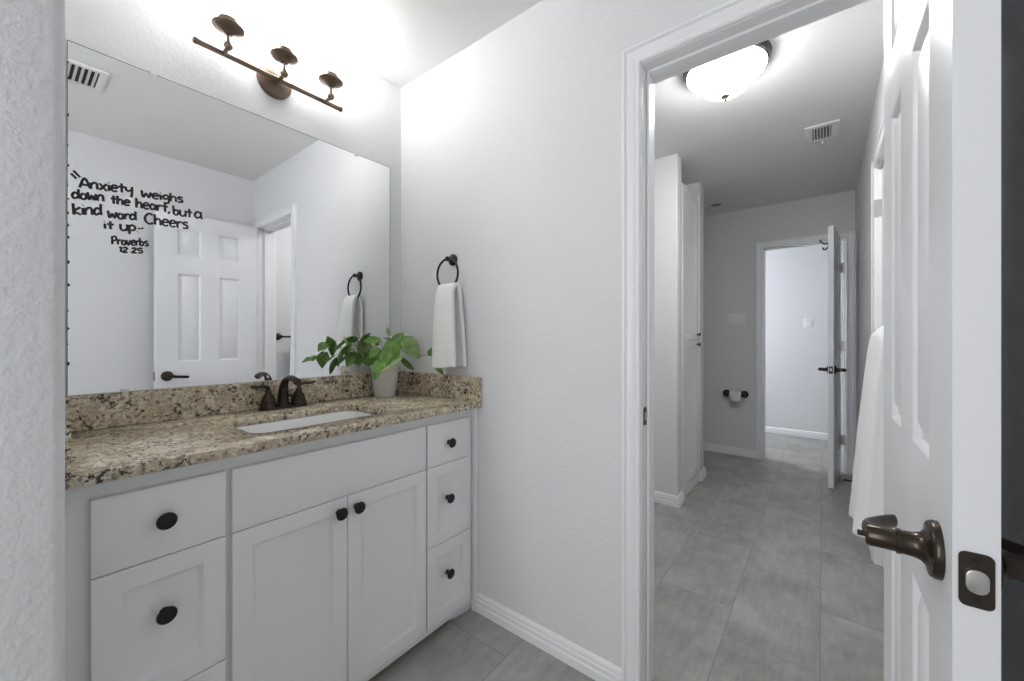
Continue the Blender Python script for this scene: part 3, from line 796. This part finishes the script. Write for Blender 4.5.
# ------------------------------------------------------------------ towel ring and hand towel
RX, RY, RZ = 1.2206, 1.3165, 1.4495
tr = thing('towel_ring', 'black metal towel ring on the wall beside the mirror', 'towel ring', (XR, 1.3165, 1.517))
MB().lathe([(0, 0), (0.0265, 0), (0.0265, 0.006), (0.023, 0.010), (0.014, 0.014), (0.0095, 0.019), (0.0085, 0.028), (0.0105, 0.030), (0.0110, 0.038), (0.0085, 0.043), (0, 0.044)], (XR, 1.3165, 1.517), (-1, 0, 0), 28).build('mount', M_BLACK, tr)
MB().tube(arc((RX, RY, RZ), 0.0665, 0, 2 * PI, 48, (0, 1, 0), (0, 0, 1))[:-1], 0.0050, 12, closed=True).build('ring', M_BLACK, tr)


def draped(name, path, ys, wf, off, thick, m, parent=None, nv=28, sub=1):
    """sheet draped along path of (x, z): wf(s) -> (y0, y1) at arc share s; off(s, t) displaces along x"""
    P = spline([V(p[0], 0, p[1]) for p in path], 10); n = len(P)
    L = [0]
    for a, c in zip(P, P[1:]): L.append(L[-1] + (c - a).length)
    b = bmesh.new(); rows = []
    for i, p in enumerate(P):
        s_ = L[i] / L[-1]; y0, y1 = wf(s_); row = []
        for k in range(nv + 1):
            t_ = k / nv
            dx, dz = off(s_, t_)
            row.append(b.verts.new((p.x + dx, y0 + (y1 - y0) * t_, p.z + dz)))
        rows.append(row)
    for r1, r2 in zip(rows, rows[1:]):
        for k in range(nv):
            f = b.faces.new((r1[k], r1[k + 1], r2[k + 1], r2[k])); f.smooth = True
    bmesh.ops.recalc_face_normals(b, faces=b.faces)
    o = MB().add(b).build(name, m, parent)
    sd = o.modifiers.new('thickness', 'SOLIDIFY'); sd.thickness = thick; sd.offset = 0
    ss = o.modifiers.new('soft', 'SUBSURF'); ss.levels = sub; ss.render_levels = sub
    for f in o.data.polygons: f.use_smooth = True
    return o


def ht_w(s):
    # front hem -> ring -> back hem
    if s < 0.5:
        q = min(1, s / 0.47); return (1.218 + 0.036 * q ** 1.5, 1.364 - 0.008 * q ** 2)
    q = min(1, (1 - s) / 0.47); return (1.224 + 0.030 * q ** 1.5, 1.366 - 0.010 * q ** 2)


def ht_off(s, t):
    e = abs(s - 0.5) * 2
    side = -1 if s < 0.5 else 1
    dx = side * (0.0035 * math.sin(t * 9 + 1.0) * e + 0.005 * (1 - (2 * t - 1) ** 2) * (0.35 + 0.65 * e)) * (-1 if False else 1)
    band = 0
    for c_ in (0.085, 0.125, 0.915, 0.875):
        band += 0.0016 * math.exp(-((s - c_) / 0.006) ** 2)
    return (dx - side * band, 0.004 * math.sin(t * 5 + 1) * e if e > 0.8 else 0)


towel = draped('hand_towel', [(1.178, 1.037), (1.180, 1.12), (1.185, 1.25), (1.194, 1.345), (1.205, 1.386), (1.2206, 1.3985), (1.2330, 1.386), (1.2385, 1.345), (1.2390, 1.25), (1.2390, 1.12), (1.239, 1.036)], None, ht_w, ht_off, 0.016, M_TOWEL, sub=2)
tag(towel, 'white hand towel hanging folded through the black towel ring', 'hand towel')

# ------------------------------------------------------------------ potted plant
PX, PY, PZ = 1.094, 1.602, 0.8963
pp = thing('potted_plant', 'trailing green vine plant in a white pot on the granite top', 'potted plant', (PX, PY, PZ))
MB().lathe([(0, 0), (0.044, 0), (0.047, 0.003), (0.0625, 0.128), (0.065, 0.132), (0.0655, 0.141), (0.063, 0.143), (0.0600, 0.141), (0.0585, 0.122), (0.045, 0.010), (0, 0.008)], (PX, PY, PZ), (0, 0, 1), 40).build('pot', M_POT, pp)
MB().lathe([(0, 0.124), (0.03, 0.126), (0.0582, 0.121)], (PX, PY, PZ), (0, 0, 1), 28).build('soil', M_SOIL, pp)


def leaf(base, tip, width, normal, m=None, fold=0.25, droop=0.12):
    base, tip = Vector(base), Vector(tip); d = tip - base; L = d.length; d.normalize()
    n = Vector(normal); n = (n - d * n.dot(d)).normalized(); sdir = d.cross(n)
    b = bmesh.new(); rows = []; N = 14
    for i in range(N + 1):
        t_ = i / N
        if i == 0: hw = 0.28
        else: hw = (math.sin(PI * min(1, t_ ** 0.62)) ** 0.85) * 0.98 if t_ < 1 else 0.0
        hw = max(hw, 0.015) * width / 2
        back = -0.10 * L * math.exp(-(t_ / 0.12) ** 2)
        row = []
        for k in range(-4, 5):
            u = k / 4
            p = base + d * (t_ * L + back * abs(u)) + sdir * (u * hw) + n * (fold * abs(u) ** 1.3 * hw - droop * L * (t_ - 0.35) ** 2 + 0.012 * L * math.sin(9 * t_ + 2 * u))
            row.append(b.verts.new(p))
        rows.append(row)
    for r1, r2 in zip(rows, rows[1:]):
        for k in range(8):
            f = b.faces.new((r1[k], r1[k + 1], r2[k + 1], r2[k])); f.smooth = True
    o = MB().add(b).build('leaf', m or M_LEAF, pp)
    sd = o.modifiers.new('thickness', 'SOLIDIFY'); sd.thickness = 0.0008
    return o


def stem(pts, r=0.0018):
    return MB().tube(spline(pts, 6), r, 8).build('stem', M_STEM, pp)


TC = V(-0.54, -0.80, 0.25)     # towards the middle of the room
crown = V(PX, PY, PZ + 0.125)
LV = [
    ((1.140, 1.520, 1.150), (1.222, 1.500, 1.068), 0.088, (-0.45, -0.75, 0.5), M_LEAFP),
    ((1.118, 1.560, 1.130), (1.165, 1.560, 1.192), 0.062, (-0.5, -0.8, 0.3), M_LEAF),
    ((1.080, 1.530, 1.150), (1.070, 1.500, 1.050), 0.075, (-0.55, -0.75, 0.35), M_LEAF),
    ((1.010, 1.520, 1.062), (0.977, 1.505, 0.985), 0.048, (-0.35, -0.85, 0.2), M_LEAF),
    ((1.105, 1.505, 1.085), (1.002, 1.495, 1.022), 0.058, (-0.5, -0.6, 0.6), M_LEAFP),
    ((1.056, 1.520, 1.110), (1.015, 1.505, 1.030), 0.058, (-0.6, -0.75, 0.2), M_LEAF),
    ((1.067, 1.600, 1.155), (0.985, 1.600, 1.150), 0.046, (-0.4, -0.75, 0.6), M_LEAF),
    ((1.036, 1.570, 1.120), (0.992, 1.565, 1.074), 0.040, (-0.6, -0.75, 0.1), M_LEAF),
    ((1.166, 1.570, 1.066), (1.228, 1.555, 1.005), 0.034, (-0.5, -0.5, -0.5), M_LEAF),
    ((1.100, 1.570, 1.178), (1.082, 1.572, 1.216), 0.022, (-0.9, -0.3, 0.1), M_LEAFP),
    ((1.130, 1.540, 1.125), (1.205, 1.535, 1.172), 0.075, (-0.4, -0.75, 0.55), M_LEAF),
    ((1.168, 1.610, 1.130), (1.112, 1.635, 1.170), 0.050, (-0.3, 0.3, 0.9), M_LEAF),
    ((1.060, 1.640, 1.045), (1.010, 1.645, 1.100), 0.060, (-0.2, 0.8, 0.5), M_LEAF),
    ((1.110, 1.650, 1.050), (1.130, 1.655, 1.120), 0.060, (0.1, 0.9, 0.4), M_LEAF),
    ((1.075, 1.560, 1.060), (1.040, 1.535, 1.120), 0.050, (-0.5, -0.7, 0.4), M_LEAF),
    ((1.020, 1.640, 1.075), (0.985, 1.650, 1.030), 0.045, (-0.3, 0.7, 0.6), M_LEAF),
    # the vine that trails to the left, leaves turned to the mirror
    ((0.936, 1.622, 1.132), (0.904, 1.628, 1.172), 0.046, (-0.82, 0.50, 0.15), M_LEAF),
    ((0.905, 1.622, 1.140), (0.862, 1.628, 1.105), 0.048, (-0.75, 0.55, 0.35), M_LEAF),
    ((0.938, 1.624, 1.140), (0.926, 1.630, 1.078), 0.044, (-0.85, 0.48, 0.0), M_LEAF),
    ((0.895, 1.622, 1.098), (0.880, 1.628, 1.028), 0.062, (-0.84, 0.52, 0.1), M_LEAF),
    ((0.858, 1.622, 1.085), (0.835, 1.628, 1.062), 0.030, (-0.6, 0.5, 0.6), M_LEAF),
    ((0.845, 1.622, 1.078), (0.792, 1.630, 1.060), 0.030, (-0.5, 0.5, 0.7), M_LEAF),
    # the tendril that reaches the towel
    ((1.197, 1.405, 1.085), (1.200, 1.402, 1.122), 0.030, (-0.9, -0.2, 0.2), M_LEAF),
    ((1.196, 1.362, 1.036), (1.206, 1.325, 1.003), 0.024, (-0.75, -0.3, 0.6), M_LEAF),
]
for a in LV: leaf(a[0], a[1], a[2], a[3], a[4])
for i, a in enumerate(LV[:16]):
    bpt = Vector(a[0]); mid = (bpt + crown) / 2 + V(0, 0, 0.03)
    stem([crown + V((bpt.x - crown.x) * 0.2, (bpt.y - crown.y) * 0.2, -0.008), mid, bpt])
stem([crown + V(-0.02, 0.01, -0.006), (1.03, 1.61, 1.085), (0.965, 1.618, 1.125), (0.93, 1.622, 1.135), (0.90, 1.622, 1.115), (0.865, 1.622, 1.088), (0.843, 1.622, 1.078)], 0.0016)
stem([crown + V(0.02, -0.01, -0.006), (1.15, 1.55, 1.10), (1.185, 1.47, 1.085), (1.197, 1.405, 1.083), (1.196, 1.375, 1.055), (1.196, 1.362, 1.036)], 0.0014)

# ------------------------------------------------------------------ passage fittings
cl = thing('ceiling_light', 'flush dome ceiling light with lit white glass and bronze pan in the passage', 'ceiling light', (2.072, 0.356, H))
DX, DYc = 2.072, 0.356
MB().lathe([(0, 0), (0.182, 0), (0.182, 0.008), (0.176, 0.014), (0.172, 0.030), (0, 0.030)], (DX, DYc, H), (0, 0, -1), 56).build('pan', M_BRONZE, cl)
MB().lathe([(0.163, 0.0305), (0.166, 0.036), (0.163, 0.044), (0.152, 0.056), (0.130, 0.072), (0.118, 0.082), (0.110, 0.096), (0.092, 0.118), (0.062, 0.137), (0.030, 0.146), (0, 0.148)], (DX, DYc, H), (0, 0, -1), 56).build('glass_dome', M_DOME, cl)
MB().lathe([(0, 0.1465), (0.017, 0.1465), (0.019, 0.151), (0.016, 0.157), (0.008, 0.161), (0.006, 0.164), (0.007, 0.168), (0.004, 0.172), (0, 0.173)], (DX, DYc, H), (0, 0, -1), 20).build('finial', M_BRUSHED, cl)


def vent(name, label, cx, cy, lx, ly, slat_axis, nsl, mg=0.028):
    th = thing(name, label, 'air vent', (cx, cy, H))
    ox, oy = lx / 2, ly / 2
    ix, iy = ox - mg, oy - mg
    fr = MB().prism(rrect(cx - ox, cy - oy, cx + ox, cy + oy, 0.004, 2), [[(cx - ix, cy - iy), (cx + ix, cy - iy), (cx + ix, cy + iy), (cx - ix, cy + iy)]], 'z', H - 0.009, H - 0.0005, 0.002)
    fr.build('frame', M_PLAST, th)
    MB().box((cx - ix, cy - iy, H - 0.002), (cx + ix, cy + iy, H - 0.0008)).build('duct', M_DARK, th)
    sp_ = 2 * (iy if slat_axis == 'x' else ix) / nsl
    sl_ = [(-0.30 * sp_, -0.0028), (0.22 * sp_, 0.0022), (0.24 * sp_, 0.0034), (-0.28 * sp_, -0.0014)]
    for k in range(nsl):
        q = (k + 0.5) / nsl
        m = MB()
        if slat_axis == 'x':      # slats run along x
            y = cy - iy + 2 * iy * q
            m.sweep([((cx - ix, y, H - 0.006), (0, 1, 0), (0, 0, 1)), ((cx + ix, y, H - 0.006), (0, 1, 0), (0, 0, 1))], sl_)
        else:
            x = cx - ix + 2 * ix * q
            m.sweep([((x, cy - iy, H - 0.006), (1, 0, 0), (0, 0, 1)), ((x, cy + iy, H - 0.006), (1, 0, 0), (0, 0, 1))], sl_)
        m.build('slat', M_PLAST, th)
    return th


v1 = vent('ceiling_vent', 'small white louvred ceiling vent in the passage beyond the dome light', 3.125, 0.003, 0.26, 0.17, 'x', 6, 0.040)
MB().tube([(3.245, 0.0, H - 0.008), (3.245, 0.0, H - 0.026)], 0.005, 8).build('damper_lever', M_PLAST, v1)
v2 = vent('ceiling_vent', 'white louvred ceiling vent reflected at the top left of the mirror', 0.185, 0.565, 0.27, 0.24, 'y', 10)
MB().tube([(0.20, 0.462, H - 0.008), (0.20, 0.462, H - 0.026)], 0.005, 8).build('damper_lever', M_PLAST, v2)

rl = thing('recessed_light', 'small round recessed ceiling light trim near the end of the passage', 'ceiling light', (4.19, 0.80, H))
MB().lathe([(0.050, 0.0005), (0.090, 0.0005), (0.090, 0.004), (0.075, 0.009), (0.050, 0.006), (0.050, 0.0005)], (4.19, 0.80, H), (0, 0, -1), 36).build('trim_ring', M_PLAST, rl)
MB().lathe([(0, 0.003), (0.050, 0.003), (0.050, 0.0005), (0, 0.0005)], (4.19, 0.80, H), (0, 0, -1), 30).build('lens', mat('grey_lens', (0.22, 0.22, 0.22), 0.4), rl)

# linen cabinet
LX0, LX1, LY, LZ = 2.989, 3.502, 0.812, 2.295
lc = thing('linen_cabinet', 'tall white linen cabinet set between two short partition walls in the passage', 'cabinet', ((LX0 + LX1) / 2, 1.05, 0))
c_ = MB(); c_.box((LX0, LY + 0.019, 0.0), (LX1, 1.30, LZ), 0.0015, 1); c_.build('body', M_CAB, lc)
f_ = MB().prism([(LX0, 0.0), (LX1, 0.0), (LX1, LZ), (LX0, LZ)], [[(LX0 + 0.05, 0.1), (LX1 - 0.05, 0.1), (LX1 - 0.05, LZ - 0.06), (LX0 + 0.05, LZ - 0.06)]], 'y', LY, LY + 0.0188, 0.001); f_.build('face_frame', M_CAB, lc)


def ldoor(z0, z1, kz):
    x0, x1 = LX0 + 0.022, LX1 - 0.030
    y0 = LY - 0.019
    m = MB(); w, h = x1 - x0, z1 - z0
    m.slab_face((x0, y0, z0), (1, 0, 0), (0, 0, 1), (0, -1, 0), w, h, [(0.055, 0.055, w - 0.055, h - 0.055)], CL)
    b = bmesh.new()
    ring = lambda y: [b.verts.new(p) for p in ((x0, y, z0), (x1, y, z0), (x1, y, z1), (x0, y, z1))]
    a, c = ring(y0), ring(LY - 0.0005)
    for k in range(4): b.faces.new((a[k], a[(k + 1) % 4], c[(k + 1) % 4], c[k]))
    b.faces.new(c); bmesh.ops.recalc_face_normals(b, faces=b.faces); m.add(b)
    bmesh.ops.remove_doubles(m.bm, verts=m.bm.verts, dist=1e-6)
    o = m.build('door', M_CAB, lc)
    MB().lathe([(0, 0), (0.008, 0), (0.006, 0.004), (0.005, 0.012), (0.009, 0.016), (0.0155, 0.019), (0.0165, 0.022), (0.014, 0.026), (0, 0.028)], (x1 - 0.045, y0, kz), (0, -1, 0), 20).build('knob', M_BLACK, o)


ldoor(0.085, 1.150, 1.114)
ldoor(1.154, LZ - 0.012, 1.196)
MB().box((LX0 + 0.001, LY - 0.019, 0), (LX1 - 0.001, LY - 0.0004, 0.075), 0.002, 1).build('plinth', M_CAB, lc)

# double switch on the end wall, single switch in the far room
def switch_plate(name, label, x, y, z, n, wdt):
    th = thing(name, label, 'light switch', (x, y, z))
    MB().prism(rrect(y - wdt / 2, z - 0.0575, y + wdt / 2, z + 0.0575, 0.005), [], 'x', x - 0.006, x - 0.0002, 0.002).build('plate', M_PLAST, th)
    for k in range(n):
        yy = y + (k - (n - 1) / 2) * 0.046
        s_ = MB().sweep([((x - 0.006, yy - 0.0165, z), (-1, 0, 0), (0, 0, 1)), ((x - 0.006, yy + 0.0165, z), (-1, 0, 0), (0, 0, 1))], [(0.0002, -0.033), (0.0045, -0.033), (0.002, 0.0), (0.0015, 0.033), (0.0002, 0.033)])
        s_.build('rocker', M_PLAST, th)
    return th


switch_plate('light_switch', 'white wide rocker switch plate on the grey end wall above the paper holder', XF, 0.681, 1.354, 3, 0.162)
switch_plate('light_switch', 'white switch plate on the bright wall seen through the far doorway', 5.83, 0.133, 1.343, 1, 0.085)

# toilet paper holder and roll
th = thing('paper_holder', 'black two-post toilet paper holder on the end wall', 'toilet paper holder', (XF, 0.685, 0.612))
for y in (0.606, 0.762):
    MB().lathe([(0, 0), (0.036, 0), (0.036, 0.009), (0.030, 0.015), (0.015, 0.020), (0.012, 0.026), (0.012, 0.046), (0.018, 0.050), (0.0215, 0.060), (0.0215, 0.068), (0.018, 0.077), (0.008, 0.082), (0, 0.083)], (XF, y, 0.612), (-1, 0, 0), 24).build('post', M_BLACK, th)
MB().tube([(XF - 0.064, 0.612, 0.612), (XF - 0.064, 0.758, 0.612)], 0.0085, 14).build('roller', M_BLACK, th)
rp = MB().lathe([(0.0095, -0.048), (0.034, -0.048), (0.0345, -0.046), (0.0345, 0.046), (0.034, 0.048), (0.0095, 0.048), (0.0095, -0.048)], (XF - 0.064, 0.677, 0.600 + 0.010), (0, 1, 0), 36)
ro = thing('toilet_paper_roll', 'white toilet paper roll on the black two-post holder', 'toilet paper', (XF - 0.064, 0.677, 0.610))
rp.build('roll', M_PAPER, ro)
q = [(XF - 0.064 - 0.0350, 0.610)] + [(XF - 0.0995, 0.595), (XF - 0.0990, 0.565), (XF - 0.0975, 0.545)]
b = bmesh.new(); rows = [[b.verts.new((x, y, z)) for y in (0.630, 0.724)] for x, z in q]
for r1, r2 in zip(rows, rows[1:]): b.faces.new((r1[0], r1[1], r2[1], r2[0]))
o = MB().add(b).build('loose_sheet', M_PAPER, ro)
sd = o.modifiers.new('thickness', 'SOLIDIFY'); sd.thickness = 0.0008

# spring door stop on the baseboard
ds = thing('door_stop', 'small dark door stop at the foot of the wall behind the far door', 'door stop', (4.10, YH + 0.0145, 0.045))
MB().lathe([(0, 0), (0.012, 0), (0.012, 0.003), (0.006, 0.006)] + [(0.0060 + 0.0012 * (k % 2), 0.008 + 0.003 * k) for k in range(18)] + [(0.005, 0.064), (0, 0.064)], (4.10, YH + 0.0147, 0.045), (0, 1, 0), 16).build('spring', M_BLACK, ds)
MB().lathe([(0, 0.0635), (0.008, 0.0635), (0.0085, 0.072), (0.006, 0.076), (0, 0.077)], (4.10, YH + 0.0147, 0.045), (0, 1, 0), 16).build('tip', M_DARK, ds)

# towel bar with bath towel on the passage's right wall
tb = thing('towel_bar', 'black towel bar on the right passage wall, carrying the bath towel', 'towel bar', (1.68, YH, 1.178))
for x in (1.43, 1.895):
    MB().lathe([(0, 0), (0.028, 0), (0.028, 0.006), (0.023, 0.011), (0.012, 0.016), (0.0095, 0.024), (0.0095, 0.056), (0.013, 0.060), (0.014, 0.068), (0.012, 0.076), (0, 0.080)], (x, YH, 1.178), (0, 1, 0), 24).build('post', M_BLACK, tb)
YTB = YH + 0.067
MB().tube([(1.43, YTB, 1.178), (1.895, YTB, 1.178)], 0.0085, 14).build('rod', M_BLACK, tb)


def bath_towel():
    """thick folded towel over the bar: closed bundle, rounded ends with fold creases"""
    NS, NZ = 64, 46
    b = bmesh.new(); rings = []
    xc0, xc1 = 1.505, 1.845
    for i in range(NZ + 1):
        q = i / NZ                                  # 0 top .. 1 hem
        top = 1.207
        ang = min(1.0, q / 0.07)
        grow = math.sin(ang * PI / 2)
        yf = YTB + (0.030 * grow if q < 0.07 else 0.030 + 0.050 * ((q - 0.07) / 0.93) ** 0.9)
        yb = YTB - (0.026 * grow if q < 0.07 else 0.026 + 0.010 * (q - 0.07))
        rnd = 0.034 * (1 - math.sin(min(1, q / 0.13) * PI / 2))
        x0 = xc0 + 0.004 - 0.020 * q + rnd * 0.55
        x1 = xc1 + 0.020 * q - rnd * 1.0
        ring = []
        for k in range(NS):
            a = 2 * PI * k / NS
            cx_, sy_ = math.cos(a), math.sin(a)
            sq = 0.38
            ux = math.copysign(abs(cx_) ** sq, cx_); uy = math.copysign(abs(sy_) ** (sq if q > 0.05 else 0.5), sy_)
            x = (x0 + x1) / 2 + (x1 - x0) / 2 * ux
            y = (yf + yb) / 2 + (yf - yb) / 2 * uy
            if sy_ > 0.3:                             # soft waves of the front
                y += 0.007 * math.sin((x - xc0) * 21 + 0.8) * q
                for c0 in (0.80, 0.865): y -= 0.0028 * math.exp(-((q - c0) / 0.007) ** 2)
            if cx_ < -0.55:                           # the near end shows stacked layers
                x += 0.006 * (0.5 - 0.5 * math.cos(uy * 2 * PI * 1.5)) * min(1, q * 4)
            t_ = (x - x0) / max(1e-4, x1 - x0)
            hem = 0.06 * (t_ - 0.1) - (0.070 if uy < -0.1 else 0.0) + 0.006 * math.sin(8 * t_)
            z = top - q * 0.62 - hem * max(0, (q - 0.55) / 0.45) - 0.012 * (2 * t_ - 1) ** 4 * (1 - q)
            ring.append(b.verts.new((x, y, z)))
        rings.append(ring)
    for r1, r2 in zip(rings, rings[1:]):
        for k in range(NS):
            f = b.faces.new((r1[k], r1[(k + 1) % NS], r2[(k + 1) % NS], r2[k])); f.smooth = True
    for r, up in ((rings[0], 0.002), (rings[-1], 0.012)):
        cen = sum((v.co for v in r), Vector()) / NS
        cv = b.verts.new(cen + V(0, 0, up))
        for k in range(NS): b.faces.new((r[k], r[(k + 1) % NS], cv)).smooth = True
    bmesh.ops.recalc_face_normals(b, faces=b.faces)
    o = MB().add(b).build('bath_towel', M_TOWEL)
    ss = o.modifiers.new('soft', 'SUBSURF'); ss.levels = 1; ss.render_levels = 1
    return o


tag(bath_towel(), 'large white bath towel draped over the bar on the right passage wall', 'bath towel')
